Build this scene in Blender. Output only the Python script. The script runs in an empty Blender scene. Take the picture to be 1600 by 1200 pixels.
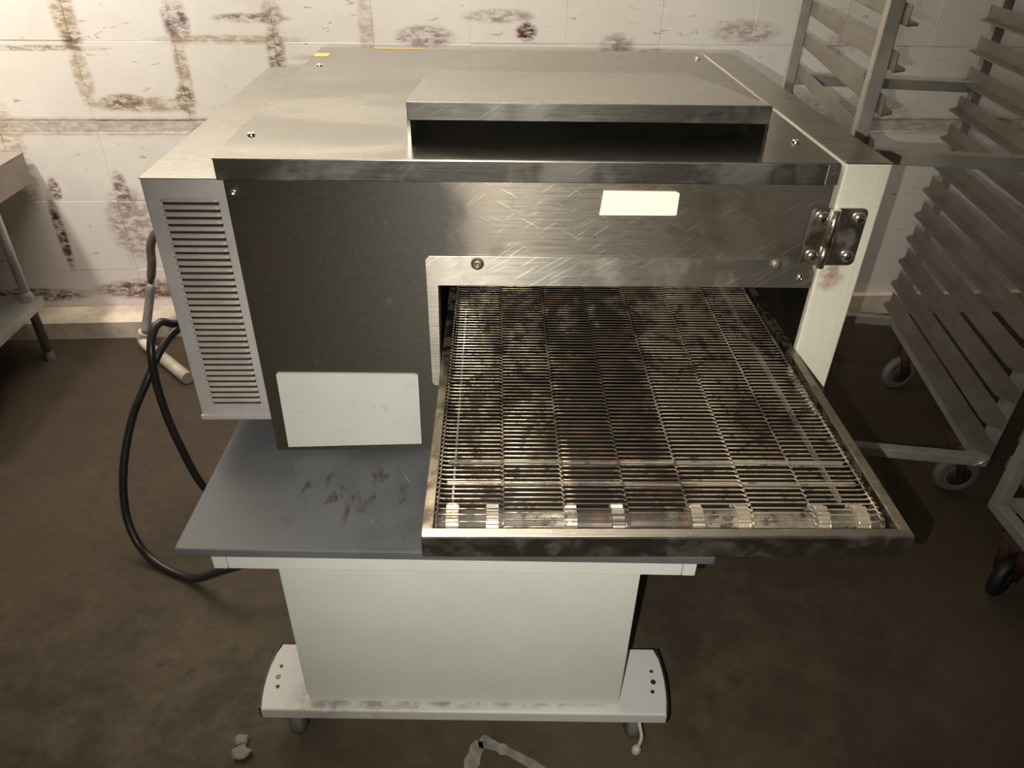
import bpy, bmesh, math, random
from mathutils import Vector, Matrix, Euler
random.seed(7)
S = bpy.context.scene
COL = S.collection
PI = math.pi

# ------------------------------------------------------------------ camera
cam_data = bpy.data.cameras.new('camera')
cam = bpy.data.objects.new('camera', cam_data)
COL.objects.link(cam)
F_PX = 1155.07
cam_data.sensor_fit = 'HORIZONTAL'
cam_data.sensor_width = 36.0
cam_data.lens = F_PX / 1600.0 * 36.0
cam_data.clip_start = 0.02
fw = Vector((0.03620349, 0.82795985, -0.55961755))
rt = Vector((0.99934306, -0.03092457, 0.01889755))
up = Vector((0.00165953, 0.55993407, 0.8285355))
CAM = Vector((-0.0585, -0.945, 1.2727))
m = Matrix(((rt.x, up.x, -fw.x, CAM.x), (rt.y, up.y, -fw.y, CAM.y), (rt.z, up.z, -fw.z, CAM.z), (0, 0, 0, 1)))
cam.matrix_world = m
S.camera = cam

# ------------------------------------------------------------------ world, lights, exposure
W = bpy.data.worlds.new('world')
S.world = W
W.use_nodes = True
W.node_tree.nodes['Background'].inputs[0].default_value = (0.9, 0.85, 0.78, 1)
W.node_tree.nodes['Background'].inputs[1].default_value = 0.01

def lamp(name, kind, loc, energy, color, target=None, **kw):
    d = bpy.data.lights.new(name, kind)
    d.energy = energy
    d.color = color
    for k, v in kw.items():
        setattr(d, k, v)
    o = bpy.data.objects.new(name, d)
    COL.objects.link(o)
    o.location = loc
    if target is not None:
        o.rotation_euler = (Vector(target) - Vector(loc)).to_track_quat('-Z', 'Y').to_euler()
    return o

# the flash of the phone, just left of and below its lens
lamp('phone_flash', 'SPOT', (-0.0985, -0.9594, 1.2487), 66.0, (1.0, 0.96, 0.86), target=(0.05, -0.03, 0.58),
     spot_size=math.radians(84), spot_blend=1.0, shadow_soft_size=0.003)
# ceiling tube near the back wall, towards the left
lamp('ceiling_tube', 'AREA', (-1.0, 0.70, 2.45), 99.0, (1.0, 0.93, 0.82), target=(-1.0, 1.67, 2.27),
     shape='RECTANGLE', size=2.0, size_y=0.12)
# added fill spot brightening the foot of the wall beside the work table
lamp('reflector_lamp', 'SPOT', (-1.75, 0.30, 2.30), 120.0, (1.0, 0.90, 0.80), target=(-1.42, 1.25, 0.18),
     spot_size=math.radians(58), spot_blend=1.0, shadow_soft_size=0.09)

S.view_settings.view_transform = 'Standard'
S.view_settings.look = 'None'
S.view_settings.gamma = 1.0
S.view_settings.use_curve_mapping = False
S.view_settings.exposure = 0.0

# ------------------------------------------------------------------ node helpers
class NT:
    def __init__(self, name):
        self.m = bpy.data.materials.new(name)
        self.m.use_nodes = True
        self.t = self.m.node_tree
        self.n = self.t.nodes
        self.bsdf = self.n['Principled BSDF']
        self._pos = None
    def link(self, a, b):
        self.t.links.new(a, b)
    def pos(self):
        if self._pos is None:
            self._pos = self.n.new('ShaderNodeNewGeometry').outputs['Position']
        return self._pos
    def obj(self):
        return self.n.new('ShaderNodeTexCoord').outputs['Object']
    def mapping(self, vec, scale=(1, 1, 1), loc=(0, 0, 0), rot=(0, 0, 0)):
        k = self.n.new('ShaderNodeMapping')
        k.inputs['Scale'].default_value = scale
        k.inputs['Location'].default_value = loc
        k.inputs['Rotation'].default_value = rot
        self.link(vec, k.inputs['Vector'])
        return k.outputs[0]
    def dragged(self, vec, rot, scale):
        return self.mapping(self.mapping(vec, rot=rot), scale)
    def noise(self, vec, scale=5, detail=6, rough=0.6, dist=0.0):
        k = self.n.new('ShaderNodeTexNoise')
        k.inputs['Scale'].default_value = scale
        k.inputs['Detail'].default_value = detail
        k.inputs['Roughness'].default_value = rough
        k.inputs['Distortion'].default_value = dist
        self.link(vec, k.inputs['Vector'])
        return k.outputs['Fac']
    def val(self, x, sock):
        if isinstance(x, (int, float)):
            sock.default_value = x
        else:
            self.link(x, sock)
    def math(self, op, a, b=0.0, clamp=False):
        k = self.n.new('ShaderNodeMath')
        k.operation = op
        k.use_clamp = clamp
        self.val(a, k.inputs[0])
        self.val(b, k.inputs[1])
        return k.outputs[0]
    def ramp(self, x, a, b, lo=0.0, hi=1.0):
        k = self.n.new('ShaderNodeMapRange')
        k.interpolation_type = 'SMOOTHSTEP'
        self.val(x, k.inputs[0])
        k.inputs[1].default_value = a
        k.inputs[2].default_value = b
        k.inputs[3].default_value = lo
        k.inputs[4].default_value = hi
        return k.outputs[0]
    def mix(self, f, a, b):
        k = self.n.new('ShaderNodeMix')
        k.data_type = 'RGBA'
        self.val(f, k.inputs[0])
        for v, s in ((a, k.inputs[6]), (b, k.inputs[7])):
            if isinstance(v, (tuple, list)):
                s.default_value = (v[0], v[1], v[2], 1)
            else:
                self.link(v, s)
        return k.outputs[2]
    def sep(self, v):
        k = self.n.new('ShaderNodeSeparateXYZ')
        self.link(v, k.inputs[0])
        return k.outputs
    def set(self, color=None, rough=None, metal=None, spec=None, aniso=None):
        for nm, v in (('Base Color', color), ('Roughness', rough), ('Metallic', metal), ('Specular IOR Level', spec), ('Anisotropic', aniso)):
            if v is None:
                continue
            s = self.bsdf.inputs[nm]
            if isinstance(v, (tuple, list)):
                s.default_value = (v[0], v[1], v[2], 1)
            else:
                self.val(v, s)
    def brushed(self, amount, direction):
        k = self.n.new('ShaderNodeCombineXYZ')
        for i in range(3):
            k.inputs[i].default_value = direction[i]
        self.bsdf.inputs['Anisotropic'].default_value = amount
        self.link(k.outputs[0], self.bsdf.inputs['Tangent'])
    def bump(self, h, strength=0.2, dist=0.002):
        k = self.n.new('ShaderNodeBump')
        k.inputs['Strength'].default_value = strength
        k.inputs['Distance'].default_value = dist
        self.link(h, k.inputs['Height'])
        self.link(k.outputs[0], self.bsdf.inputs['Normal'])

def plain(name, color, rough=0.5, metal=0.0, var=0.12, scale=14, spec=None, bump=0.0):
    t = NT(name)
    p = t.pos()
    n = t.noise(p, scale, 5, 0.65)
    dark = tuple(c * (1 - var) for c in color)
    lite = tuple(min(1, c * (1 + var)) for c in color)
    t.set(t.mix(t.ramp(n, 0.3, 0.7), dark, lite), t.ramp(n, 0.3, 0.7, rough * 0.9, min(1, rough * 1.1)), metal, spec)
    if bump:
        t.bump(t.noise(p, scale * 12, 3), bump, 0.001)
    return t.m

def steel(name, color, rough, dirt=0.25, dirt_col=(0.10, 0.08, 0.06), brush='x', scratches=0.5, scale=5.0, metal=1.0, low=0.45, high=0.75, aniso=0.0):
    """brushed stainless steel with smudges and scratches"""
    t = NT(name)
    p = t.pos()
    st = {'x': (5, 160, 160), 'y': (160, 5, 160), 'z': (160, 160, 5)}[brush]
    br = t.noise(t.mapping(p, st), 3.0, 3, 0.7)
    sm = t.noise(p, scale, 6, 0.62, 0.4)
    sp = t.noise(p, 60, 4, 0.6)
    d = t.math('MULTIPLY', t.ramp(sm, low, high), dirt)
    d = t.math('ADD', d, t.ramp(sp, 0.66, 0.76, 0, 0.35 * dirt), True)
    base = t.mix(t.ramp(br, 0.3, 0.7), tuple(c * 0.95 for c in color), tuple(min(1, c * 1.04) for c in color))
    sc = t.noise(t.dragged(p, (0.0, 0.55, 0.0), (5, 70, 150)), 3.0, 2, 0.5)
    base = t.mix(t.ramp(sc, 0.62, 0.68, 0, scratches), base, tuple(min(1, c * 1.5 + 0.05) for c in color))
    t.set(t.mix(d, base, dirt_col), t.math('ADD', t.ramp(br, 0.25, 0.75, rough * 0.92, rough * 1.08), t.math('MULTIPLY', d, 0.3), True),
          t.math('SUBTRACT', metal, t.math('MULTIPLY', d, 0.7)))
    t.bump(br, 0.06, 0.0006)
    if brush == 'x' and aniso:
        t.brushed(aniso, (0, 0, 1))
    return t.m

# ------------------------------------------------------------------ mesh helpers
class MB:
    def __init__(self):
        self.bm = bmesh.new()
    def box(self, x0, x1, y0, y1, z0, z1, bevel=0.0, mi=0, seg=2):
        vs = [self.bm.verts.new((x, y, z)) for x in (x0, x1) for y in (y0, y1) for z in (z0, z1)]
        idx = [(0, 1, 3, 2), (4, 6, 7, 5), (0, 4, 5, 1), (2, 3, 7, 6), (0, 2, 6, 4), (1, 5, 7, 3)]
        fs = [self.bm.faces.new([vs[i] for i in q]) for q in idx]
        for f in fs:
            f.material_index = mi
        if bevel > 0:
            es = list({e for f in fs for e in f.edges})
            bmesh.ops.bevel(self.bm, geom=es, offset=bevel, segments=seg, affect='EDGES', profile=0.5)
        return self
    def prism(self, pts, axis, a, b, mi=0, bevel=0.0):
        """extrude an outline; axis 'x','y','z' is the extrusion direction"""
        def P(u, v, w):
            return {'x': (w, u, v), 'y': (u, w, v), 'z': (u, v, w)}[axis]
        A = [self.bm.verts.new(P(u, v, a)) for u, v in pts]
        B = [self.bm.verts.new(P(u, v, b)) for u, v in pts]
        fs = [self.bm.faces.new(A), self.bm.faces.new(B[::-1])]
        n = len(pts)
        for i in range(n):
            fs.append(self.bm.faces.new((A[i], B[i], B[(i + 1) % n], A[(i + 1) % n])))
        for f in fs:
            f.material_index = mi
        if bevel > 0:
            es = list(set(fs[0].edges) | set(fs[1].edges))
            bmesh.ops.bevel(self.bm, geom=es, offset=bevel, segments=2, affect='EDGES', profile=0.5)
        return self
    def tube(self, path, r, sides=8, mi=0, caps=True):
        pts = [Vector(p) for p in path]
        n = len(pts)
        rs = r if isinstance(r, (list, tuple)) else [r] * n
        tan = []
        for i in range(n):
            t = pts[min(i + 1, n - 1)] - pts[max(i - 1, 0)]
            tan.append(t.normalized())
        ref = Vector((0, 0, 1)) if abs(tan[0].z) < 0.9 else Vector((1, 0, 0))
        nrm = tan[0].cross(ref).normalized()
        rings = []
        for i in range(n):
            nrm = (nrm - tan[i] * nrm.dot(tan[i])).normalized()
            bn = tan[i].cross(nrm)
            rings.append([self.bm.verts.new(pts[i] + (nrm * math.cos(2 * PI * k / sides) + bn * math.sin(2 * PI * k / sides)) * rs[i]) for k in range(sides)])
        for i in range(n - 1):
            for k in range(sides):
                f = self.bm.faces.new((rings[i][k], rings[i][(k + 1) % sides], rings[i + 1][(k + 1) % sides], rings[i + 1][k]))
                f.smooth = sides > 5
                f.material_index = mi
        if caps:
            self.bm.faces.new(rings[0][::-1]).material_index = mi
            self.bm.faces.new(rings[-1]).material_index = mi
        return self
    def cyl(self, a, b, r, sides=16, mi=0):
        return self.tube([a, b], r, sides, mi)
    def lathe(self, prof, center, axis, sides=16, mi=0):
        """prof: (radius, height) pairs from the base along axis"""
        ax = Vector(axis).normalized()
        q = ax.to_track_quat('Z', 'Y')
        c = Vector(center)
        rings = []
        for r, h in prof:
            if r < 1e-6:
                rings.append([self.bm.verts.new(c + ax * h)])
            else:
                rings.append([self.bm.verts.new(c + q @ Vector((r * math.cos(2 * PI * k / sides), r * math.sin(2 * PI * k / sides), h))) for k in range(sides)])
        for A, B in zip(rings, rings[1:]):
            for k in range(sides):
                k2 = (k + 1) % sides
                if len(A) == 1 and len(B) == 1:
                    continue
                if len(B) == 1:
                    f = self.bm.faces.new((A[k], A[k2], B[0]))
                elif len(A) == 1:
                    f = self.bm.faces.new((A[0], B[k2], B[k]))
                else:
                    f = self.bm.faces.new((A[k], A[k2], B[k2], B[k]))
                f.smooth = True
                f.material_index = mi
        return self
    def mesh(self, name, mats):
        bmesh.ops.recalc_face_normals(self.bm, faces=self.bm.faces[:])
        me = bpy.data.meshes.new(name)
        self.bm.to_mesh(me)
        self.bm.free()
        for mt in (mats if isinstance(mats, (list, tuple)) else [mats]):
            me.materials.append(mt)
        return me
    def build(self, name, mats, parent=None, label=None, loc=None):
        return link(name, self.mesh(name, mats), parent, label, loc)

def link(name, me, parent=None, label=None, loc=None):
    o = bpy.data.objects.new(name, me)
    COL.objects.link(o)
    if parent is not None:
        o.parent = parent
    if loc is not None:
        o.location = loc
    if label:
        o['label'] = label
    return o

def thing(name, label, cat, loc=(0, 0, 0), rz=0.0, group=None):
    o = bpy.data.objects.new(name, None)
    COL.objects.link(o)
    o.empty_display_size = 0.1
    o.location = loc
    o.rotation_euler = (0, 0, rz)
    o['label'] = label
    o['category'] = cat
    if group:
        o['group'] = group
    return o

def structure(o):
    o['kind'] = 'structure'
    return o

def smooth_path(pts, n=8):
    P = [Vector(p) for p in pts]
    out = []
    for i in range(len(P) - 1):
        a, b, c, d = P[max(i - 1, 0)], P[i], P[i + 1], P[min(i + 2, len(P) - 1)]
        for k in range(n):
            t = k / n
            out.append(0.5 * ((2 * b) + (c - a) * t + (2 * a - 5 * b + 4 * c - d) * t * t + (3 * b - a - 3 * c + d) * t ** 3))
    out.append(P[-1])
    return out

# ------------------------------------------------------------------ materials
WY0, WSL = 1.36, 0.045          # back wall: y = WY0 + WSL * x

def wall_material():
    t = NT('painted_block_wall')
    p = t.pos()
    s = t.sep(p)
    x, z = s[0], s[2]
    big = t.noise(p, 2.2, 5, 0.6)
    med = t.noise(p, 9, 6, 0.65)
    base = t.mix(t.ramp(big, 0.35, 0.65), (0.80, 0.755, 0.69), (0.86, 0.83, 0.78))
    base = t.mix(t.ramp(med, 0.5, 0.75, 0, 0.35), base, (0.70, 0.655, 0.62))
    base = t.mix(t.ramp(t.noise(p, 4.1, 4, 0.6), 0.55, 0.72, 0, 0.3), base, (0.70, 0.60, 0.60))
    base = t.mix(t.ramp(z, 0.15, 0.55, 0.55, 0), base, (0.74, 0.645, 0.63))
    # thick dirty joint running along the wall
    jm = t.math('MULTIPLY', t.ramp(z, 0.630, 0.648), t.ramp(z, 0.682, 0.694, 1, 0))
    rough_n = t.noise(t.mapping(p, (1, 1, 2.2)), 26, 7, 0.7, 0.6)
    jm = t.math('MULTIPLY', jm, t.ramp(rough_n, 0.36, 0.62, 0.35, 1))
    base = t.mix(t.math('MULTIPLY', jm, 0.72), base, (0.36, 0.28, 0.19))
    # stray specks dragged sideways
    sp = t.noise(t.mapping(p, (1, 1, 3.0)), 17, 6, 0.62, 0.5)
    base = t.mix(t.ramp(sp, 0.632, 0.70, 0, 0.6), base, (0.26, 0.17, 0.13))
    # single stains: x, z, half width, half height, strength, colour
    TAN, BRN, RED, MAU = (0.43, 0.32, 0.205), (0.20, 0.125, 0.08), (0.10, 0.025, 0.022), (0.22, 0.13, 0.12)
    stains = [(-1.197, 0.965, 0.032, 0.10, 1.0, TAN), (-1.193, 0.80, 0.026, 0.085, 0.8, TAN), (-1.19, 0.90, 0.03, 0.03, 0.8, BRN),
              (-0.905, 0.945, 0.035, 0.06, 1.0, MAU), (-0.915, 0.80, 0.02, 0.12, 0.9, TAN), (-0.925, 0.735, 0.028, 0.04, 1.0, BRN),
              (-1.05, 0.725, 0.14, 0.022, 1.0, TAN), (-1.10, 0.735, 0.06, 0.02, 0.9, BRN), (-0.646, 0.965, 0.028, 0.035, 0.9, TAN),
              (-0.648, 0.865, 0.026, 0.07, 1.0, BRN), (-1.37, 0.475, 0.018, 0.035, 1.0, RED), (-1.395, 0.33, 0.016, 0.12, 1.0, RED),
              (-1.174, 0.47, 0.022, 0.06, 0.9, BRN), (-1.17, 0.36, 0.075, 0.12, 0.7, MAU), (-1.55, 0.12, 0.17, 0.025, 1.0, RED), (-1.45, 0.57, 0.04, 0.16, 0.8, TAN),
              (-1.17, 0.135, 0.16, 0.035, 1.0, RED), (-1.05, 0.13, 0.3, 0.03, 0.7, BRN), (0.06, 0.925, 0.03, 0.024, 1.3, RED), (-0.226, 0.91, 0.08, 0.03, 0.8, MAU),
              (-0.39, 0.93, 0.022, 0.09, 0.7, TAN), (-0.017, 0.965, 0.10, 0.018, 0.7, MAU), (0.327, 0.893, 0.05, 0.03, 0.7, MAU),
              (-0.70, 0.955, 0.10, 0.012, 0.9, MAU), (-0.28, 0.855, 0.3, 0.016, 0.9, MAU), (1.2, 0.40, 0.04, 0.06, 0.7, MAU), (1.05, 0.70, 0.25, 0.06, 0.5, MAU),
              (0.70, 0.93, 0.10, 0.03, 0.6, MAU), (1.0, 0.9, 0.05, 0.03, 0.5, MAU), (-0.78, 0.90, 0.2, 0.012, 0.8, TAN), (-1.3, 0.875, 0.2, 0.008, 0.7, BRN)]
    n1 = t.noise(t.mapping(p, (1.0, 1.0, 2.4), rot=(0, 0.35, 0)), 30, 8, 0.78, 0.25)
    nn = t.math('ADD', t.ramp(n1, 0.42, 0.58, 0, 0.8), t.ramp(n1, 0.2, 0.5, 0, 0.2))
    for (cx, cz, rx, rz, k, c) in stains:
        dx = t.math('MULTIPLY', t.math('SUBTRACT', x, cx), 1 / (rx * 1.25))
        dz = t.math('MULTIPLY', t.math('SUBTRACT', z, cz), 1 / (rz * 1.25))
        d = t.math('ADD', t.math('MULTIPLY', dx, dx), t.math('MULTIPLY', dz, dz))
        f = t.math('MULTIPLY', t.math('MULTIPLY', t.ramp(d, 0.15, 1.0, k * 1.15, 0), nn), 0.9, True)
        base = t.mix(f, base, c)
    t.set(base, 0.62, 0.0, 0.3)
    t.bump(t.noise(p, 45, 5, 0.7), 0.18, 0.003)
    return t.m

def floor_material():
    t = NT('stained_concrete')
    p = t.pos()
    a = t.noise(p, 1.6, 6, 0.62, 0.4)
    b = t.noise(p, 7, 8, 0.75, 0.1)
    c = t.noise(p, 40, 4, 0.7)
    col = t.mix(t.ramp(a, 0.35, 0.68), (0.042, 0.033, 0.020), (0.084, 0.067, 0.043))
    col = t.mix(t.ramp(b, 0.42, 0.70, 0, 0.65), col, (0.105, 0.086, 0.058))
    col = t.mix(t.ramp(t.noise(p, 17, 5, 0.65, 0.2), 0.58, 0.74, 0, 0.45), col, (0.034, 0.024, 0.014))
    s = t.sep(p)
    # reddish brown floor, also darkened towards the wall to offset the lamps' light
    col = t.mix(t.math('MULTIPLY', t.ramp(s[1], -0.1, 0.8, 0, 0.85), t.ramp(b, 0.3, 0.6, 0.5, 1)), col, (0.030, 0.019, 0.012))
    t.set(col, t.ramp(c, 0.3, 0.7, 0.55, 0.8), 0.0, 0.25)
    t.bump(c, 0.12, 0.002)
    return t.m

def panel_material():
    """front panel: brushed steel on the right, baked brown oil film on the left"""
    t = NT('oily_brushed_steel')
    p = t.pos()
    s = t.sep(p)
    br = t.noise(t.mapping(p, (5, 60, 200)), 3.2, 4, 0.7)
    sm = t.noise(p, 6, 6, 0.6, 0.4)
    fine = t.noise(p, 130, 3, 0.7)
    edge = t.math('ADD', s[0], t.math('MULTIPLY', t.math('SUBTRACT', sm, 0.5), 0.30))
    film = t.math('MULTIPLY', t.ramp(edge, -0.13, 0.0, 1, 0), 1.0)
    base = t.mix(t.ramp(br, 0.3, 0.7), (0.25, 0.225, 0.185), (0.31, 0.28, 0.235))
    blot = t.ramp(sm, 0.48, 0.70, 0, 0.75)
    base = t.mix(blot, base, (0.13, 0.10, 0.07))
    base = t.mix(t.ramp(t.noise(p, 70, 4, 0.65), 0.66, 0.74, 0, 0.7), base, (0.05, 0.032, 0.02))
    sc = t.noise(t.dragged(p, (0, 0.62, 0), (6, 60, 140)), 3.0, 2, 0.5)
    sc2 = t.noise(t.dragged(p, (0, -0.5, 0), (6, 60, 160)), 2.6, 2, 0.5)
    scm = t.math('MAXIMUM', t.ramp(sc, 0.63, 0.69), t.ramp(sc2, 0.65, 0.71))
    base = t.mix(t.math('MULTIPLY', scm, 0.5), base, (0.72, 0.68, 0.60))
    fcol = t.mix(t.ramp(fine, 0.35, 0.7), (0.027, 0.022, 0.014), (0.036, 0.030, 0.019))
    fcol = t.mix(t.ramp(t.noise(t.mapping(p, (1, 1, 0.6)), 38, 5, 0.65), 0.64, 0.74, 0, 0.4), fcol, (0.10, 0.085, 0.065))
    t.set(t.mix(film, base, fcol), t.math('ADD', t.ramp(br, 0.25, 0.75, 0.34, 0.46), t.math('MULTIPLY', film, 0.12)),
          t.math('SUBTRACT', 0.80, t.math('MULTIPLY', film, 0.65)))
    h = t.math('ADD', t.math('MULTIPLY', br, 0.5), t.math('MULTIPLY', fine, film))
    t.bump(h, 0.10, 0.0012)
    t.brushed(0.75, (0, 0, 1))
    return t.m

def belt_material(name, lo, hi, burn=0.75, dull=0.5):
    t = NT(name)
    p = t.pos()
    s = t.sep(p)
    a = t.noise(t.mapping(p, (1.3, 0.6, 1)), 8, 6, 0.68, 0.3)
    b = t.noise(t.mapping(p, (1, 0.8, 1)), 48, 6, 0.75)
    wob = t.math('ADD', s[0], t.math('MULTIPLY', t.math('SUBTRACT', a, 0.5), 0.10))
    band = t.math('MULTIPLY', t.ramp(wob, 0.01, 0.06), t.ramp(wob, 0.13, 0.21, 1, 0))
    f = t.math('ADD', t.ramp(a, 0.40, 0.62, 0, burn), t.math('MULTIPLY', band, 0.45 + 0.2 * burn))
    f = t.math('ADD', f, t.ramp(b, 0.50, 0.66, 0, burn), True)
    f = t.math('MULTIPLY', f, 0.95)
    base = t.mix(t.ramp(t.noise(p, 25, 3), 0.35, 0.65), lo, hi)
    burnt = t.mix(t.ramp(t.noise(p, 34, 4, 0.6), 0.48, 0.66), (0.022, 0.015, 0.010), (0.085, 0.036, 0.016))
    right = t.math('MULTIPLY', t.ramp(wob, 0.15, 0.24), dull)      # dry baked-on deposit on the right half
    met = t.math('MULTIPLY', t.math('SUBTRACT', 1.0, t.math('MULTIPLY', f, 0.75)), t.math('SUBTRACT', 1.0, t.math('MULTIPLY', right, 0.8)))
    base = t.mix(right, base, (0.30, 0.245, 0.165))
    t.set(t.mix(f, base, burnt), t.math('ADD', t.math('ADD', 0.26, t.math('MULTIPLY', f, 0.3)), t.math('MULTIPLY', right, 0.25)), met)
    t.bump(b, 0.15, 0.001)
    return t.m

def grey_top_material():
    t = NT('scuffed_grey_paint')
    p = t.pos()
    a = t.noise(p, 5, 6, 0.6, 0.4)
    b = t.noise(t.mapping(p, (1.6, 0.7, 1), rot=(0, 0, 0.7)), 22, 5, 0.65, 0.4)
    c = t.noise(p, 70, 3, 0.6)
    s = t.sep(p)
    col = t.mix(t.ramp(a, 0.35, 0.68), (0.072, 0.075, 0.082), (0.112, 0.115, 0.120))
    near = t.math('MULTIPLY', t.ramp(s[0], -0.42, -0.33), t.ramp(s[0], -0.20, -0.13, 1, 0))
    near = t.math('MULTIPLY', near, t.math('MULTIPLY', t.ramp(s[1], -0.19, -0.13), t.ramp(s[1], -0.06, -0.02, 1, 0)))
    col = t.mix(t.math('MULTIPLY', near, t.ramp(b, 0.52, 0.64, 0, 0.85)), col, (0.040, 0.034, 0.022))
    col = t.mix(t.ramp(c, 0.70, 0.76, 0, 0.8), col, (0.03, 0.028, 0.025))
    sc = t.noise(t.dragged(p, (0, 0, 1.1), (5, 110, 60)), 2.5, 2, 0.5)
    col = t.mix(t.ramp(sc, 0.72, 0.77, 0, 0.6), col, (0.36, 0.35, 0.33))
    t.set(col, t.ramp(a, 0.3, 0.7, 0.38, 0.55), 0.0, 0.4)
    return t.m

def white_paint(name, color, stain=0.5, zs=None):
    t = NT(name)
    p = t.pos()
    a = t.noise(p, 7, 6, 0.62, 0.3)
    b = t.noise(p, 34, 6, 0.7, 0.5)
    col = t.mix(t.ramp(a, 0.3, 0.7), tuple(c * 0.93 for c in color), color)
    f = t.math('MULTIPLY', t.ramp(b, 0.58, 0.72), stain)
    if zs is not None:      # mottled brown line where the column meets the foot
        s = t.sep(p)
        near = t.math('MULTIPLY', t.ramp(s[1], zs[0] - zs[1], zs[0] - zs[1] * 0.1), t.ramp(b, 0.36, 0.6, 0.25, 1))
        near = t.math('MULTIPLY', near, t.math('MULTIPLY', t.ramp(s[0], -0.42, -0.33), t.ramp(s[0], 0.12, 0.17, 1, 0)))
        f = t.math('ADD', f, t.math('MULTIPLY', near, 0.75), True)
    t.set(t.mix(f, col, (0.17, 0.13, 0.10)), 0.45, 0.0, 0.4)
    return t.m

def top_steel():
    t = NT('smudged_steel_top')
    p = t.pos()
    br = t.noise(t.mapping(p, (70, 1.3, 70)), 3, 3, 0.7)
    a = t.noise(t.mapping(p, (0.7, 1.3, 1)), 5, 6, 0.6, 0.6)
    b = t.noise(t.mapping(p, (0.5, 1.6, 1)), 16, 5, 0.65, 0.5)
    col = t.mix(t.ramp(a, 0.32, 0.66), (0.255, 0.24, 0.21), (0.32, 0.305, 0.27))
    col = t.mix(t.ramp(b, 0.62, 0.74, 0, 0.4), col, (0.30, 0.26, 0.20))
    t.set(col, t.ramp(a, 0.3, 0.7, 0.17, 0.30), t.ramp(a, 0.3, 0.7, 0.88, 1.0))
    t.bump(br, 0.04, 0.0006)
    return t.m

M = {}
M['wall'] = wall_material()
M['floor'] = floor_material()
M['room'] = plain('plain_wall_paint', (0.40, 0.37, 0.33), 0.7)
M['ceiling'] = plain('ceiling_paint', (0.55, 0.52, 0.47), 0.8)
M['curb'] = plain('curb_concrete', (0.47, 0.40, 0.32), 0.8, 0, 0.3, 8, bump=0.2)
M['panel'] = panel_material()
M['top'] = top_steel()
M['lip'] = steel('lip_steel', (0.30, 0.285, 0.26), 0.30, 0.5, (0.09, 0.08, 0.065), 'x', 0.6, 9)
M['vent'] = steel('vent_steel', (0.34, 0.325, 0.29), 0.28, 0.2, (0.30, 0.26, 0.2), 'x', 0.3, 6)
M['soot'] = plain('sooty_steel', (0.035, 0.030, 0.024), 0.42, 0.6, 0.5, 20)  # darkness of the vent's inside put into this plate's colour
M['trim'] = steel('trim_steel', (0.44, 0.415, 0.365), 0.38, 0.55, (0.16, 0.135, 0.10), 'x', 0.9, 14, metal=0.92, aniso=0.75)
M['door'] = steel('door_steel', (0.82, 0.78, 0.66), 0.50, 0.35, (0.34, 0.27, 0.18), 'z', 0.1, 7, metal=0.3)
def door_rust(mat):
    t = NT.__new__(NT)
    t.m, t.t = mat, mat.node_tree
    t.n = t.t.nodes
    t.bsdf, t._pos = t.n['Principled BSDF'], None
    p = t.pos()
    s = t.sep(p)
    dx = t.math('MULTIPLY', t.math('SUBTRACT', s[0], 0.432), 1 / 0.024)
    dz = t.math('MULTIPLY', t.math('SUBTRACT', s[2], 0.822), 1 / 0.030)
    d = t.math('ADD', t.math('MULTIPLY', dx, dx), t.math('MULTIPLY', dz, dz))
    f = t.math('MULTIPLY', t.ramp(d, 0.0, 1.0, 0.75, 0), t.ramp(t.noise(p, 60, 5, 0.7), 0.35, 0.6))
    old = t.bsdf.inputs['Base Color'].links[0].from_socket
    t.link(t.mix(f, old, (0.30, 0.15, 0.06)), t.bsdf.inputs['Base Color'])
door_rust(M['door'])
M['hinge'] = steel('hinge_steel', (0.40, 0.36, 0.31), 0.34, 0.45, (0.12, 0.09, 0.06), 'z', 0.3, 30)
M['bolt'] = plain('bright_steel', (0.78, 0.73, 0.64), 0.22, 1.0, 0.1, 60)
M['dull_bolt'] = plain('dull_fastener', (0.28, 0.24, 0.19), 0.45, 0.8, 0.3, 90)
M['box_paint'] = plain('control_box_grey', (0.46, 0.43, 0.41), 0.42, 0.25, 0.10, 9, bump=0.05)
M['louver'] = plain('dusty_louver', (0.34, 0.30, 0.26), 0.5, 0.2, 0.12, 20)
M['slot'] = plain('slot_dark', (0.012, 0.011, 0.010), 0.8)
M['cream'] = plain('cream_card', (0.90, 0.85, 0.71), 0.6, 0, 0.02, 6)
M['card'] = white_paint('white_card', (0.50, 0.505, 0.47), 0.25)
M['chamber'] = plain('chamber_soot', (0.010, 0.008, 0.006), 0.85, 0.0, 0.5, 12, spec=0.1)  # near-black all through the chamber
M['frame'] = steel('conveyor_steel', (0.27, 0.235, 0.185), 0.36, 0.8, (0.07, 0.045, 0.024), 'x', 0.4, 42, low=0.42, high=0.66)
M['lip_front'] = steel('conveyor_lip_steel', (0.42, 0.395, 0.34), 0.30, 0.14, (0.10, 0.078, 0.05), 'x', 0.5, 34, low=0.45, high=0.75)
M['wire'] = belt_material('belt_wire_steel', (0.36, 0.30, 0.215), (0.58, 0.49, 0.355), 0.9)
M['sprocket'] = belt_material('sprocket_steel', (0.62, 0.56, 0.47), (0.74, 0.68, 0.58), 0.3, 0.3)
M['shaft'] = belt_material('roller_steel', (0.46, 0.44, 0.40), (0.60, 0.57, 0.52), 0.8)
M['pan'] = plain('greasy_pan', (0.014, 0.0105, 0.007), 0.5, 0.5, 0.6, 18)
M['yellow'] = plain('yellow_tape', (0.62, 0.43, 0.06), 0.55, 0, 0.15, 30)
M['grey_top'] = grey_top_material()
M['white'] = white_paint('white_enamel', (0.575, 0.585, 0.55), 0.03)
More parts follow.
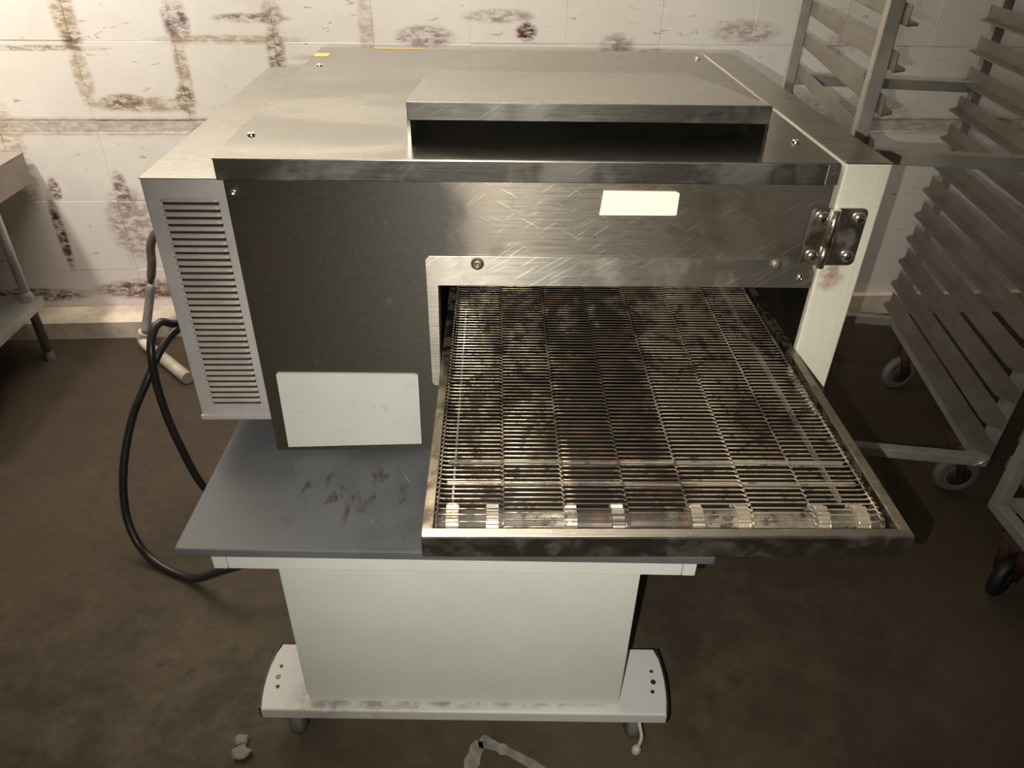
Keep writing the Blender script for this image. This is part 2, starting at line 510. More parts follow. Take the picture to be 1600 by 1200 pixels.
M['white_foot'] = white_paint('white_enamel_foot', (0.55, 0.54, 0.52), 0.12, zs=(-0.205, 0.02))
M['dark_edge'] = plain('dark_plastic', (0.018, 0.016, 0.014), 0.5)
M['tire'] = plain('grey_rubber', (0.115, 0.108, 0.095), 0.6)
M['black_tire'] = plain('black_rubber', (0.010, 0.010, 0.010), 0.55)
M['rust'] = plain('rusty_hub', (0.060, 0.026, 0.018), 0.7, 0.2, 0.4, 40)
M['ivory'] = plain('ivory_plastic', (0.46, 0.42, 0.33), 0.45, 0, 0.15, 30)
M['alu'] = plain('dull_aluminium', (0.23, 0.21, 0.18), 0.46, 0.55, 0.18, 14, bump=0.05)  # aluminium darkened for the runners, their shade put into the colour
M['alu_lit'] = plain('brushed_aluminium', (0.35, 0.335, 0.30), 0.45, 0.3, 0.15, 14)  # same aluminium made lighter for the lamp-lit posts and bars
M['weld'] = plain('weld_bead', (0.75, 0.70, 0.62), 0.35, 0.8, 0.2, 120)
M['table_side'] = plain('table_brown_grey', (0.30, 0.255, 0.22), 0.5, 0.2, 0.12, 8)
M['table_leg'] = plain('galvanised_leg', (0.34, 0.34, 0.32), 0.36, 0.7, 0.15, 12)
M['cord'] = plain('black_cord_rubber', (0.020, 0.019, 0.018), 0.32, 0, 0.2, 40)
M['hose_dark'] = plain('dark_hose', (0.10, 0.082, 0.06), 0.55, 0, 0.25, 40)
M['hose_grey'] = plain('grey_hose', (0.20, 0.19, 0.17), 0.55, 0, 0.2, 40)
M['pale'] = plain('pale_pipe', (0.30, 0.265, 0.205), 0.5, 0, 0.2, 22)
M['paper'] = plain('crumpled_paper', (0.22, 0.20, 0.165), 0.8, 0, 0.2, 30)
M['smear'] = plain('pale_smear', (0.21, 0.19, 0.16), 0.8, 0, 0.35, 40)

# ------------------------------------------------------------------ setting
MB().box(-3.2, 3.4, -4.2, 1.75, -0.06, 0.0).build('floor', M['floor'])
structure(bpy.data.objects['floor'])
structure(MB().box(-3.2, 3.4, -4.2, 1.75, 2.75, 2.82).build('ceiling', M['ceiling']))
structure(MB().box(-3.26, -3.2, -4.2, 1.75, 0, 2.75).build('wall_left', M['room']))
structure(MB().box(3.4, 3.46, -4.2, 1.75, 0, 2.75).build('wall_right', M['room']))
structure(MB().box(-3.2, 3.4, -4.26, -4.2, 0, 2.75).build('wall_front', M['room']))
ang = math.atan(WSL)
wall = structure(MB().box(-3.4, 3.6, 0.0018, 0.10, 0, 2.75).build('wall_back', M['wall'], loc=(0, WY0, 0)))
wall.rotation_euler = (0, 0, ang)
rows = [(0.0, 0.2070), (0.2077, 0.4390), (0.4397, 0.646), (0.682, 0.8940), (0.8947, 1.119), (1.1197, 1.345)]
blk = {}
for (z0, z1) in rows:
    for k in range(-5, 12):
        u = -0.648 + 0.2745 * k
        key = round(z1 - z0, 3)
        if key not in blk:
            blk[key] = MB().box(0, 0.2739, -0.0006, 0.0035, 0, z1 - z0, 0.0008, 0, 1).mesh('block', M['wall'])
        link('block', blk[key], wall, loc=(u, random.uniform(-0.0006, 0.0006), z0))
MB().box(-3.4, 3.6, 0.0003, 0.004, 0.6462, 0.6818).build('mortar_strip', M['wall'], wall, 'dirty beige strip between the block rows')
curb = structure(MB().prism([(-0.085, 0.0), (0.0, 0.0), (0.0, 0.075), (-0.070, 0.066), (-0.083, 0.058)], 'x', -3.0, -0.30).build('trim_1', M['curb'], loc=(0, WY0 - 0.0025, 0)))
curb.rotation_euler = (0, 0, ang)
curb2 = structure(MB().prism([(-0.03, 0.0), (0.0, 0.0), (0.0, 0.075), (-0.022, 0.072)], 'x', -0.30, 3.2).build('trim_2', M['curb'], loc=(0, WY0 - 0.0025, 0)))
curb2.rotation_euler = (0, 0, ang)
# pale smear on the floor in front of the stand
def flat_blob(pts, name, mat, parent, h=0.0012):
    return MB().prism(pts, 'z', 0.0002, h).build(name, mat, parent)
def ragged(center_line, w, n=7):
    L, R = [], []
    P = smooth_path([(x, y, 0) for x, y in center_line], n)
    for i, p in enumerate(P):
        a = P[min(i + 1, len(P) - 1)] - P[max(i - 1, 0)]
        nn = Vector((-a.y, a.x, 0)).normalized()
        k = w * random.uniform(0.6, 1.25) * (0.5 if i in (0, len(P) - 1) else 1)
        L.append((p.x + nn.x * k, p.y + nn.y * k))
        R.append((p.x - nn.x * k, p.y - nn.y * k))
    return L + R[::-1]
FL = bpy.data.objects['floor']
flat_blob(ragged([(-0.095, -0.290), (-0.085, -0.25), (-0.070, -0.205)], 0.012), 'paint_smear', M['smear'], FL)
flat_blob(ragged([(-0.070, -0.203), (-0.02, -0.225), (0.045, -0.262)], 0.011), 'paint_smear', M['smear'], FL)

# ------------------------------------------------------------------ conveyor oven
oven = thing('conveyor_oven', 'stainless steel conveyor pizza oven with wire belt sticking out, standing on the grey table', 'oven', (0, 0, 0))
ZT, ZB, DP = 0.981, 0.506, 0.755
# front panel, one sheet cut out around the belt opening
MB().prism([(-0.395, ZB), (0.404, ZB), (0.404, 0.598), (-0.127, 0.598), (-0.127, 0.803), (0.404, 0.803), (0.404, 0.957), (-0.395, 0.957)], 'y', 0.0, 0.003).build('front_panel', M['panel'], oven)
# hidden body: left side, bottom, back
b = MB()
b.box(-0.395, -0.392, 0.003, DP, ZB, 0.957)
b.box(-0.392, 0.404, 0.003, DP, ZB, ZB + 0.003)
b.box(-0.395, 0.404, DP - 0.003, DP, ZB, 0.957)
b.build('body', M['box_paint'], oven)
# cooking chamber behind the opening
b = MB()
b.box(-0.131, -0.127, 0.004, 0.70, 0.585, 0.815)
b.box(0.4088, 0.4100, 0.004, 0.70, 0.585, 0.815)
b.box(-0.127, 0.4088, 0.004, 0.70, 0.812, 0.816)
b.box(-0.127, 0.4088, 0.004, 0.70, 0.583, 0.587)
b.box(-0.127, 0.4088, 0.70, 0.704, 0.585, 0.815)
b.build('cooking_chamber', M['chamber'], oven)
MB().box(-0.1268, -0.1256, 0.0035, 0.055, 0.60, 0.8115).build('opening_jamb', M['frame'], oven)
# top cover with turned-down front flange
b = MB()
b.box(-0.403, 0.404, -0.004, DP + 0.004, ZT - 0.003, ZT, 0.0012)
b.box(-0.403, -0.400, 0.0, DP + 0.004, ZT - 0.026, ZT - 0.003)
b.build('top_cover', M['top'], oven)
MB().box(-0.402, 0.404, -0.0045, -0.0012, ZT - 0.029, ZT - 0.0004, 0.0014).build('front_flange', M['lip'], oven, 'dark scuffed strip under the top edge')
MB().box(0.388, 0.4045, -0.0058, -0.0046, ZT - 0.028, ZT - 0.002, 0.0004).build('flange_tab', M['trim'], oven, 'bright folded tab at the right end')
# vent cover: wedge, open at the front
y0, y1, xl, xr = 0.073, 0.525, -0.162, 0.327
zt, zb = 1.034, 0.984
b = MB()
b.prism([(y0, zt), (y1, zb), (y1, zb - 0.0025), (y0, zt - 0.0025)], 'x', xl, xr)
for xa in (xl, xr - 0.002):
    b.prism([(y0 + 0.001, zt - 0.002), (y1, zb - 0.0005), (y1, ZT), (y0 + 0.001, ZT)], 'x', xa, xa + 0.002)
vent = b.build('vent_cover', M['vent'], oven)
MB().box(xl, xr, y0 - 0.002, y0 + 0.001, 1.010, zt, 0.0012).build('vent_lip', M['lip'], vent, 'dark scratched strip along the vent front')
for xa in (xl - 0.0005, xr - 0.004):
    MB().box(xa, xa + 0.0045, y0 - 0.001, y0 + 0.001, ZT, 1.010).build('vent_post', M['vent'], vent)
MB().box(xl + 0.003, xr - 0.003, 0.20, 0.202, ZT, 1.016).build('vent_baffle', M['soot'], vent)  # plate added to make the open vent dark inside
# service door post at the right
b = MB()
b.box(0.4105, 0.4725, -0.005, 0.748, ZB + 0.004, ZT, 0.0028, 0, 3)
door = b.build('side_door', M['door'], oven, 'lighter plain steel side door')
MB().box(0.4100, 0.4730, -0.0052, 0.7485, 0.9805, 0.9820, 0.0006).build('door_cap', M['vent'], door, 'dull steel cap along the door top')  # thin darker sheet added over the door top against lamp glare
# hinge
def rrect(x0, x1, z0, z1, r, corners='1111', n=4):
    pts = []
    for i, (cx, cz, a0) in enumerate(((x1 - r, z1 - r, 0), (x0 + r, z1 - r, 90), (x0 + r, z0 + r, 180), (x1 - r, z0 + r, 270))):
        if corners[i] == '1':
            for k in range(n + 1):
                a = math.radians(a0 + 90 * k / n)
                pts.append((cx + r * math.cos(a), cz + r * math.sin(a)))
        else:
            pts.append(((x1, x0, x0, x1)[i], (z1, z1, z0, z0)[i]))
    return pts
hinge = MB().prism(rrect(0.380, 0.4065, 0.839, 0.922, 0.008, '0110'), 'y', -0.008, -0.0062, 0, 0.0005).prism(rrect(0.416, 0.457, 0.839, 0.922, 0.008, '1001'), 'y', -0.008, -0.0052, 0, 0.0005).build('hinge', M['hinge'], oven, 'dark steel lift-off hinge')
MB().cyl((0.4125, -0.0095, 0.868), (0.4125, -0.0095, 0.921), 0.0058, 18).build('hinge_barrel', M['bolt'], hinge, 'bright hinge knuckle')
MB().cyl((0.4105, -0.0085, 0.836), (0.4105, -0.0085, 0.8675), 0.0052, 18).build('hinge_barrel', M['hinge'], hinge)
for (x, z) in ((0.3945, 0.910), (0.3940, 0.854), (0.4455, 0.909), (0.4440, 0.854)):
    MB().lathe([(0.0088, 0.0), (0.0088, 0.0012), (0.0080, 0.0036), (0.0060, 0.0056), (0.0032, 0.0066), (0.0, 0.0069)], (x, -0.008, z), (0, -1, 0), 20).build('bolt', M['bolt'], hinge, 'bright domed bolt head')
# opening trim: bar over the belt with a strip down the left
tp = [(-0.141, 0.843), (-0.136, 0.8485), (0.366, 0.8455), (0.369, 0.8435), (0.372, 0.834), (0.400, 0.833), (0.406, 0.829), (0.408, 0.823), (0.408, 0.8015), (-0.125, 0.8045), (-0.1265, 0.640), (-0.130, 0.634), (-0.136, 0.634), (-0.1395, 0.640)]
trim = MB().prism(tp, 'y', -0.0034, -0.0002, 0, 0.0005).build('opening_trim', M['trim'], oven, 'bright scratched steel bar')
def screw(x, y, z, ax, r, mat, parent, h=0.003):
    return MB().lathe([(r, 0), (r, h * 0.5), (r * 0.8, h * 0.85), (r * 0.35, h), (r * 0.3, h * 0.6), (0, h * 0.6)], (x, y, z), ax, 12).build('screw', mat, parent)
MB().lathe([(0.0092, 0), (0.0092, 0.0012), (0.0072, 0.0016), (0.0072, 0.004), (0.005, 0.0055), (0.0028, 0.0058), (0.0026, 0.003), (0, 0.003)], (-0.069, -0.0034, 0.8375), (0, -1, 0), 14).build('screw', M['dull_bolt'], trim, 'dull screw with washer')
MB().lathe([(0.0085, 0), (0.0085, 0.0010), (0.0060, 0.0014), (0.0058, 0.0036), (0.003, 0.0044), (0.0, 0.0035)], (0.349, -0.0034, 0.838), (0, -1, 0), 14).build('screw', M['dull_bolt'], trim)
screw(0.389, -0.0034, 0.8175, (0, -1, 0), 0.0045, M['bolt'], trim)
screw(-0.383, 0.0, 0.936, (0, -1, 0), 0.0055, M['bolt'], oven, 0.006)
for (x, y) in ((-0.379, 0.098), (0.377, 0.091), (0.382, 0.687), (-0.372, 0.565)):
    screw(x, y, ZT, (0, 0, 1), 0.0055, M['bolt'], oven, 0.004)
# blanked cards on the panel
MB().prism([(0.0945, 0.9085), (0.0975, 0.9420), (0.1935, 0.9415), (0.1985, 0.9390), (0.1985, 0.9095), (0.196, 0.9085)], 'y', -0.0032, -0.0002).build('label_plate', M['cream'], oven, 'small cream card on the upper panel')
MB().prism([(-0.3735, 0.6545), (-0.3705, 0.6570), (-0.268, 0.6560), (-0.166, 0.6545), (-0.1605, 0.6525), (-0.1615, 0.5205), (-0.2500, 0.5185), (-0.3755, 0.5150)], 'y', -0.0042, -0.0002).build('label_plate', M['card'], oven, 'large white card at the lower left')
# tape on the back corner of the top
MB().box(-0.401, -0.372, 0.655, 0.690, ZT, ZT + 0.0006).build('tape', M['yellow'], oven, 'yellow tape patch')
MB().box(-0.295, -0.185, 0.748, 0.757, ZT, ZT + 0.0006).build('tape', M['yellow'], oven, 'yellow tape strip along the back edge')
# control box on the left with louvers
b = MB()
b.box(-0.508, -0.396, 0.0155, 0.715, 0.559, 0.947, 0.0018)
cbox = b.build('control_box', M['box_paint'], oven, 'grey louvered control box')
MB().box(-0.5085, -0.4035, 0.0145, 0.7155, 0.9465, 0.9482, 0.0006).build('box_lid', M['vent'], cbox, 'dull steel lid')  # steel sheet added so the lamp does not burn out the box top
MB().box(-0.509, -0.3965, 0.0115, 0.0165, 0.5585, 0.567, 0.0012).build('box_flange', M['box_paint'], cbox)
def louver_mesh():
    b = MB()
    w, h, d = 0.078, 0.0050, 0.0026
    secs = [(0.0, 0.12), (0.002, 0.55), (0.0055, 0.9), (0.011, 1.0), (w - 0.008, 1.0), (w - 0.0035, 0.9), (w - 0.001, 0.55), (w, 0.12)]
    rings = []
    for (x, k) in secs:
        ring = []
        for i in range(6):
            a = (PI / 2) * i / 5
            ring.append(b.bm.verts.new((x, -d * k * math.sin(a), (h * k) * math.cos(a) - 0.0)))
        rings.append(ring)
    for A, B in zip(rings, rings[1:]):
        for i in range(5):
            f = b.bm.faces.new((A[i], A[i + 1], B[i + 1], B[i]))
            f.smooth = True
    b.box(0.004, w - 0.0005, -0.0005, 0.0004, -0.0046, 0.0006, 0, 1)
    return b.mesh('louver', [M['louver'], M['slot']])
lm = louver_mesh()
NL = 33
for i in range(NL):
    z = 0.9165 - i * (0.9165 - 0.592) / (NL - 1)
    link('louver', lm, cbox, loc=(-0.4895, 0.0155, z))

# conveyor ------------------------------------------------------------------
CF = thing('conveyor', '', '', (0, 0, 0))
for k in ('label', 'category'):
    del CF[k]
CF.parent = oven
CF.rotation_euler = (0, 0, -0.0138)
CF.location = (-0.00503, -0.08127, 0.10945)
XL, XR, YF, ZF = -0.1287, 0.4519, -0.3335, 0.646
b = MB()
b.box(XL, XL + 0.013, YF, 0.69, ZF - 0.003, ZF, 0.0010)
b.box(XL, XL + 0.003, YF, 0.69, ZF - 0.034, ZF - 0.003)
b.build('left_rail', M['frame'], CF)
b = MB()
b.box(XR - 0.014, XR, YF, 0.40, ZF - 0.003, ZF, 0.0010)
b.box(XR - 0.003, XR, YF, 0.40, ZF - 0.034, ZF - 0.003)
b.build('right_rail', M['frame'], CF)
b = MB()
b.box(XL, XR, YF - 0.0005, YF + 0.013, ZF - 0.0035, ZF + 0.0005, 0.0016, 0, 3)
b.box(XL, XR, YF - 0.001, YF + 0.002, ZF - 0.034, ZF - 0.0015, 0.0012)
b.build('front_lip', M['lip_front'], CF, 'steel front lip with a bright top edge')
MB().box(XL + 0.003, XR - 0.003, -0.312, 0.66, 0.596, 0.598).build('crumb_pan', M['pan'], CF)
for y in (-0.183, -0.226):
    MB().box(-0.105, 0.428, y - 0.0025, y + 0.0025, 0.629, 0.6335, 0.0008).build('cross_bar', M['sprocket'], CF)
for x in (-0.096, 0.398):
    MB().box(x - 0.0012, x + 0.0012, -0.255, 0.6, 0.622, 0.632).build('support_rail', M['shaft'], CF)
YA, ZA, RB = -0.2815, 0.6135, 0.0245
MB().cyl((-0.121, YA, ZA), (0.440, YA, ZA), 0.0175, 24).build('drive_shaft', M['shaft'], CF, 'rust-stained roller under the belt end')
def gear_mesh(r, w, teeth):
    pts = []
    for i in range(teeth):
        for da, rr in ((-0.36, r), (-0.12, r), (0.05, r * 0.84), (0.36, r * 0.84)):
            a = 2 * PI * (i + da) / teeth
            pts.append((rr * math.cos(a), rr * math.sin(a)))
    return MB().prism(pts, 'x', -w / 2, w / 2, 0, 0.0004).mesh('sprocket', M['sprocket'])
gm = gear_mesh(0.0262, 0.0155, 14)
for x in (-0.095, -0.046, 0.050, 0.108, 0.206, 0.263, 0.362, 0.411):
    o = link('sprocket', gm, CF, loc=(x, YA, ZA))
    o.rotation_euler = (random.uniform(0, 0.4), 0, 0)
MB().box(0.432, 0.4375, YA - 0.012, YA + 0.02, 0.602, 0.632, 0.001).build('shaft_bracket', M['rust'], CF, 'rusty orange bracket at the shaft end')
# belt wires: one bent wire per row, hooked round its neighbour at each joint
PITCH, RW = 0.0090, 0.00122
def wire_mesh():
    X0, NSEC, SW = -0.110, 7, 0.0767
    bx = [X0 + SW * k for k in range(NSEC + 1)]
    path = [(X0 - 0.0072, -PITCH * 0.55, -0.0005), (X0 - 0.0072, -PITCH * 0.95, 0), (X0 - 0.0035, -PITCH * 0.95, 0.0012), (X0 - 0.0030, -PITCH * 0.25, 0.001), (X0 - 0.0005, -0.0002, 0)]
    for k in range(NSEC):
        o = 0.0016 if k % 2 else -0.0012
        a, c = bx[k], bx[k + 1]
        path += [(a + 0.0014, o, 0), (a + 0.004, o, 0), (c - 0.004, o, 0), (c - 0.0016, o, 0)]
        if k < NSEC - 1:
            path += [(c - 0.0008, -PITCH * 0.55, 0.0008), (c + 0.0004, -PITCH * 0.60, 0.0010)]
    e = bx[-1]
    path += [(e + 0.0005, 0.0002, 0), (e + 0.0030, -PITCH * 0.25, 0.001), (e + 0.0035, -PITCH * 0.95, 0.0012), (e + 0.0072, -PITCH * 0.95, 0), (e + 0.0072, -PITCH * 0.55, -0.0005)]
    return MB().tube(path, RW, 6).mesh('belt_wire', M['wire'])
wm = wire_mesh()
y = YA + 0.003
ZW = ZA + RB
while y < 0.68:
    o = link('belt_wire', wm, CF, loc=(0, y, ZW + random.uniform(-0.0003, 0.0003)))
    o.rotation_euler = (0, 0, random.uniform(-0.0012, 0.0012))
    y += PITCH
da = PITCH / RB
for k in range(1, 9):
    a = k * da - 0.003 / RB
    o = link('belt_wire', wm, CF, loc=(0, YA - RB * math.sin(a), ZA + RB * math.cos(a)))
    o.rotation_euler = (a, 0, 0)
for k in range(12):
    o = link('belt_wire', wm, CF, loc=(0, YA + k * PITCH, ZA - RB))
    o.rotation_euler = (PI, 0, 0)
    o.scale = (1, -1, 1)

# the conveyor was drawn a little large: bring it to its 0.53 m width
KS = 0.914
for me in {o.data for o in CF.children}:
    me.transform(Matrix.Scale(KS, 4))
for o in CF.children:
    o.location = o.location * KS

# ------------------------------------------------------------------ pedestal table under the oven
TC = (-0.114, -0.2227, 0.0)
table = thing('pedestal_table', 'low table with grey top on white panel pedestals with casters, under the oven', 'table', TC, -0.0341)
MB().box(-0.377, 0.377, 0.0, 1.03, 0.4855, 0.501, 0.002).build('table_top', M['grey_top'], table, 'scuffed grey painted top')
def pedestal(yo, front):
    MB().box(-0.310, 0.335, yo + 0.004, yo + 0.036, 0.4585, 0.4845, 0.001).build('rail', M['white'], table, 'white rail under the top')
    MB().box(-0.3305, -0.311, yo + 0.0035, yo + 0.036, 0.4585, 0.4845, 0.001).build('rail_cap', M['white'], table)
    MB().box(0.336, 0.3545, yo + 0.0035, yo + 0.036, 0.4585, 0.4845, 0.001).build('rail_cap', M['white'], table)
    b = MB()
    b.box(-0.246, 0.281, yo + 0.018, yo + 0.090, 0.135, 0.4583, 0.0015)
    b.box(-0.2435, 0.279, yo + 0.0185, yo + 0.088, 0.1195, 0.1355)
    b.build('column', M['white'], table, 'plain white pedestal panel')
    # foot: channel with arched ends
    pts = []
    for (x, y) in ((-0.322, 0.0), (0.3605, 0.0)):
        pts.append((x, yo + y))
    for k in range(1, 6):
        t = k / 6
        pts.append((0.3605 + 0.006 * math.sin(PI * t), yo + 0.13 * t))
    pts += [(0.358, yo + 0.13), (-0.318, yo + 0.13)]
    for k in range(5, 0, -1):
        t = k / 6
        pts.append((-0.322 - 0.006 * math.sin(PI * t), yo + 0.13 * t))
    foot = MB().prism(pts, 'z', 0.094, 0.1195, 0, 0.003).build('foot', M['white_foot'], table, 'white foot bar with dirt along the panel')
    for sx in (-1, 1):
        ex = -0.3225 if sx < 0 else 0.3608
        q = []
        for k in range(7):
            t = k / 6
            q.append((ex + sx * 0.006 * math.sin(PI * t) + sx * 0.000, yo + 0.004 + 0.126 * t))
        outer = [(x + sx * 0.0045, y) for x, y in q]
        MB().prism(q + outer[::-1], 'z', 0.092, 0.117).build('edge_strip', M['dark_edge'], foot, 'dark edging on the foot end')
        for (dx, dy, r) in ((0.018, 0.043, 0.0035), (0.014, 0.062, 0.0048), (0.014, 0.083, 0.0032)):
            MB().cyl((ex - sx * dx, yo + dy, 0.1192), (ex - sx * dx, yo + dy, 0.1202), r, 12).build('bolt_hole', M['paper'] if (sx < 0 and dy == 0.062) else M['dark_edge'], foot)
        cx = ex - sx * 0.045
        caster = MB().box(cx - 0.020, cx + 0.020, yo + 0.05, yo + 0.088, 0.084, 0.0935, 0.001).box(cx - 0.017, cx - 0.014, yo + 0.04, yo + 0.08, 0.03, 0.085).box(cx + 0.014, cx + 0.017, yo + 0.04, yo + 0.08, 0.03, 0.085).build('caster', M['table_leg'], table)
        b = MB()
        b.lathe([(0, 0), (0.030, 0), (0.037, 0.004), (0.0375, 0.010), (0.0375, 0.014), (0.037, 0.020), (0.030, 0.024), (0, 0.024)], (cx - 0.012, yo + 0.05, 0.0375), (1, 0, 0), 20)
        b.build('wheel', M['tire'], caster)
        if front and sx > 0:
            pth = smooth_path([(cx + 0.005, yo + 0.05, 0.086), (cx + 0.004, yo + 0.012, 0.080), (cx + 0.009, yo - 0.002, 0.056), (cx + 0.004, yo - 0.008, 0.036)], 5)
            MB().tube(pth, [0.0034] * (len(pth) - 1) + [0.003], 8).lathe([(0.003, -0.002), (0.0068, 0.0), (0.0085, 0.007), (0.0065, 0.014), (0.0, 0.016)], pth[-1], (-0.35, -0.25, -0.9), 10).build('brake_lever', M['ivory'], caster, 'ivory brake lever hanging down')
        if front and sx < 0:
            MB().cyl((cx - 0.012, yo + 0.012, 0.086), (cx - 0.012, yo + 0.012, 0.0945), 0.007, 6).cyl((cx - 0.012, yo + 0.012, 0.080), (cx - 0.012, yo + 0.012, 0.087), 0.004, 10).build('caster_bolt', M['bolt'], caster, 'shiny bolt under the foot')
pedestal(0.0, True)
pedestal(0.86, False)

# ------------------------------------------------------------------ sheet pan racks on the right
def rack_caster(parent, x, y, tire, hub, swivel):
    fork = MB()
    fork.box(x - 0.028, x + 0.028, y - 0.028, y + 0.028, 0.168, 0.174)
    d = Vector((math.cos(swivel), math.sin(swivel), 0))
    nrm = Vector((-d.y, d.x, 0))
    wc = Vector((x, y, 0.056)) + d * 0.032
    for s in (-1, 1):
        pa = Vector((x, y, 0.168)) + nrm * 0.019 * s
        pb = wc + nrm * 0.019 * s
        fork.tube([pa, pa * 0.35 + pb * 0.65 + Vector((0, 0, 0.01)), pb], [0.016, 0.012, 0.008], 6)
    f = fork.build('caster_fork', M['rust'] if hub is None else M['table_leg'], parent)
    b = MB()
    b.lathe([(0.0, 0.0), (0.030, 0.0), (0.034, 0.003), (0.036, 0.001), (0.050, 0.001), (0.056, 0.006), (0.056, 0.020), (0.050, 0.026), (0.036, 0.026), (0.034, 0.023), (0.030, 0.026), (0, 0.026)], wc - nrm * 0.013, nrm, 24)
    b.build('wheel', tire, f)
    b = MB()
    b.lathe([(0.0, -0.0015), (0.012, -0.0015), (0.030, 0.001), (0.030, 0.0275), (0.012, 0.0295), (0, 0.0295)], wc - nrm * 0.014, nrm, 16)
    b.build('wheel_hub', M['rust'], f)
RW_, RD_ = 0.465, 0.665
POST = 0.0254
def runner_mesh():
    b = MB()
    # L section: upright web against the posts, ledge towards the inside (+x), ends clipped and overhanging
    y0, y1 = -0.045, RD_ + 0.045
    b.box(0.0, 0.0022, y0, y1, 0.0, 0.030, 0.0007, 0, 1)
    b.prism([(0.0, y0), (0.024, y0 + 0.018), (0.030, y0 + 0.034), (0.030, y1 - 0.034), (0.024, y1 - 0.018), (0.0, y1)], 'z', -0.0022, 0.0)
    return b.mesh('runner', M['alu'])
rm = runner_mesh()
def post_mesh(h):
    return MB().box(-POST / 2, POST / 2, -POST / 2, POST / 2, 0.176, h, 0.002).mesh('post', M['alu_lit'])
pm = post_mesh(1.70)
def make_rack(name, label, loc, rz, tire, zr0, spacing, nrun, crossz, swivels, tray=False):
    t = thing(name, label, 'rack', loc, rz)
    for (x, y) in ((0, 0), (RW_, 0), (0, RD_), (RW_, RD_)):
        link('post', pm, t, loc=(x, y, 0))
    hp = POST / 2
    for x in (0, RW_):
        for z in (0.188, 1.685):
            MB().box(x - hp, x + hp, hp, RD_ - hp, z - 0.0127, z + 0.0127, 0.002).build('side_rail', M['alu_lit'], t)
    for y in (0, RD_):
        for z in crossz:
            MB().box(hp, RW_ - hp, y - hp * 0.9, y + hp * 0.9, z - 0.0127, z + 0.0127, 0.002).build('cross_bar', M['alu_lit'], t)
    for i in range(nrun):
        z = zr0 + spacing * i
        link('runner', rm, t, loc=(hp, 0, z))
        o = link('runner', rm, t, loc=(RW_ - hp, RD_, z))
        o.rotation_euler = (0, 0, PI)
    for (x, y, a) in ((0.0, 0.11, swivels[0]), (RW_, 0.11, swivels[1]), (0.0, RD_ - 0.09, swivels[2]), (RW_, RD_ - 0.09, swivels[3])):
        rack_caster(t, x, y, tire, None, a)
    if tray:
        MB().box(0.016, RW_ - 0.016, -0.005, RD_ + 0.005, 0.2015, 0.204).build('bottom_shelf', M['pale'], t, 'tan bottom shelf plate')
    return t
rackA = make_rack('sheet_pan_rack', 'tall aluminium sheet pan rack with empty runners beside the oven and back wall', (0.6301, 0.4186, 0), -0.16, M['tire'], 0.235, 0.0715, 20, (0.188, 0.868, 1.685), (0.2, 0.05, 0.3, 0.35))
MB().tube([(RW_ - 0.018, -0.0140, 0.177), (RW_ - 0.004, -0.0150, 0.189), (RW_ + 0.012, -0.0140, 0.201)], 0.0036, 6).build('weld', M['weld'], rackA, 'bright weld bead')
rackB = make_rack('sheet_pan_rack', 'nearer aluminium rack at the right frame edge, on black casters with a tan bottom shelf', (1.04, -0.475, 0), 0.0, M['black_tire'], 0.262, 0.0715, 19, (0.188, 1.685), (0.3, 0.8, 0.55, 0.7), True)

# ------------------------------------------------------------------ work table on the left
wt = thing('work_table', 'brown-grey metal work table with undershelf, cut off by the left frame edge', 'table', (-1.43, 0, 0))
XR_ = 0.02
MB().box(-0.95, XR_, 0.50, 1.272, 0.592, 0.597, 0.001).build('table_top', M['table_side'], wt)
b = MB()
b.box(XR_ - 0.004, XR_ - 0.0005, 0.503, 1.269, 0.509, 0.5915)
b.box(-0.947, XR_ - 0.004, 1.2655, 1.269, 0.509, 0.5915)
b.box(-0.947, XR_ - 0.004, 0.503, 0.5065, 0.509, 0.5915)
b.build('apron', M['table_side'], wt, 'brown-grey deep side apron')
for (x, y) in ((-0.004, 1.085), (-0.004, 0.60), (-0.90, 1.085), (-0.90, 0.60)):
    MB().cyl((x, y, 0.0), (x, y, 0.591), 0.0135, 16).lathe([(0.016, 0.0), (0.017, 0.01), (0.0138, 0.03)], (x, y, 0), (0, 0, 1), 16).lathe([(0.019, 0.0), (0.019, 0.018), (0.0138, 0.03)], (x, y, 0.2065), (0, 0, 1), 12).build('leg', M['table_leg'], wt)
b = MB()
b.box(-0.92, 0.022, 0.57, 1.118, 0.203, 0.206, 0.0008)
b.box(0.0185, 0.0215, 0.57, 1.118, 0.178, 0.2025)
b.box(-0.92, 0.0185, 1.115, 1.118, 0.178, 0.2025)
b.box(-0.92, 0.0185, 0.57, 0.573, 0.178, 0.2025)
b.build('undershelf', M['table_leg'], wt, 'grey undershelf')

# ------------------------------------------------------------------ power cord, hose and scraps
path = smooth_path([(-0.36, 0.92, 0.60), (-0.50, 0.80, 0.56), (-0.66, 0.62, 0.48), (-0.735, 0.52, 0.452), (-0.76, 0.48, 0.473), (-0.771, 0.45, 0.46), (-0.772, 0.42, 0.418), (-0.768, 0.40, 0.331), (-0.748, 0.38, 0.223), (-0.712, 0.37, 0.090),
                    (-0.66, 0.40, 0.016), (-0.55, 0.52, 0.0095), (-0.40, 0.56, 0.0095), (-0.30, 0.45, 0.012), (-0.40, 0.25, 0.03), (-0.50, 0.15, 0.10), (-0.595, 0.125, 0.087),
                    (-0.70, 0.17, 0.012), (-0.805, 0.225, 0.019), (-0.852, 0.27, 0.084), (-0.856, 0.32, 0.181), (-0.837, 0.38, 0.277), (-0.801, 0.42, 0.352), (-0.770, 0.475, 0.413), (-0.735, 0.54, 0.437), (-0.62, 0.70, 0.46), (-0.50, 0.86, 0.52), (-0.34, 0.93, 0.60)], 7)
cord = MB().tube(path, 0.0088, 10).build('power_cord', M['cord'])
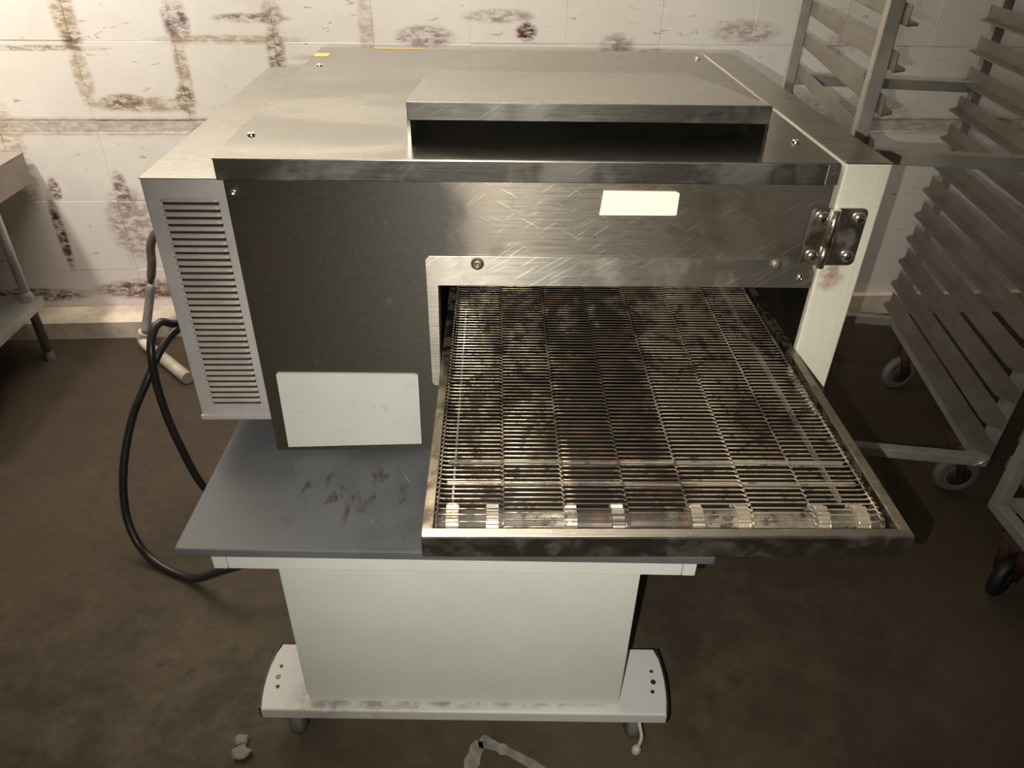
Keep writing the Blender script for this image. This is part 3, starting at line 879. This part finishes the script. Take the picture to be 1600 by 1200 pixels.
cord['label'] = 'thick black power cord hanging in loops left of the oven'
cord['category'] = 'cord'
hose = thing('drain_hose', 'thin dark and grey hose with pale elbow pipe near the curb, behind the cord', 'hose', (-1.15, 1.14, 0))
def rel(pts):
    return [(x + 1.15, y - 1.14, z) for x, y, z in pts]
pth = smooth_path(rel([(-0.98, 1.20, 0.52), (-1.03, 1.20, 0.42), (-1.078, 1.20, 0.344), (-1.09, 1.195, 0.28), (-1.108, 1.19, 0.215)]), 5)
MB().tube(pth, [0.007] * 8 + [0.013] * (len(pth) - 10) + [0.010, 0.007], 10).build('upper_hose', M['hose_dark'], hose, 'dark brown hose section')
pth = smooth_path(rel([(-1.108, 1.19, 0.213), (-1.125, 1.18, 0.15), (-1.150, 1.15, 0.055)]), 5)
MB().tube(pth, [0.008] + [0.0135] * (len(pth) - 1), 10).build('lower_hose', M['hose_grey'], hose, 'grey hose section')
MB().tube(smooth_path(rel([(-1.152, 1.150, 0.062), (-1.163, 1.150, 0.034), (-1.140, 1.125, 0.022), (-1.118, 1.105, 0.020)]), 5), 0.0175, 12).build('elbow', M['ivory'], hose, 'pale dirty elbow')
MB().tube(rel([(-1.118, 1.105, 0.020), (-0.955, 0.942, 0.020)]), 0.019, 12).build('pipe', M['pale'], hose, 'pale pipe lying on the floor')
def crumple(name, loc, r, mat, label):
    bm = bmesh.new()
    bmesh.ops.create_icosphere(bm, subdivisions=2, radius=1.0)
    for v in bm.verts:
        k = random.uniform(0.72, 1.12)
        v.co = Vector((v.co.x * r * 1.25 * k, v.co.y * r * k, (v.co.z * 0.55 * k + 0.50) * r))
        v.co.z = max(v.co.z, 0.0)
    me = bpy.data.meshes.new(name)
    bm.to_mesh(me)
    bm.free()
    me.materials.append(mat)
    o = link(name, me, loc=loc)
    o['label'] = label
    o['category'] = 'scrap'
    return o
crumple('paper_scrap', (-0.492, -0.198, 0), 0.012, M['paper'], 'small pale crumpled scrap on the floor, the farther of the two')
crumple('paper_scrap', (-0.487, -0.222, 0), 0.015, M['paper'], 'slightly larger pale crumpled scrap at the bottom frame edge')
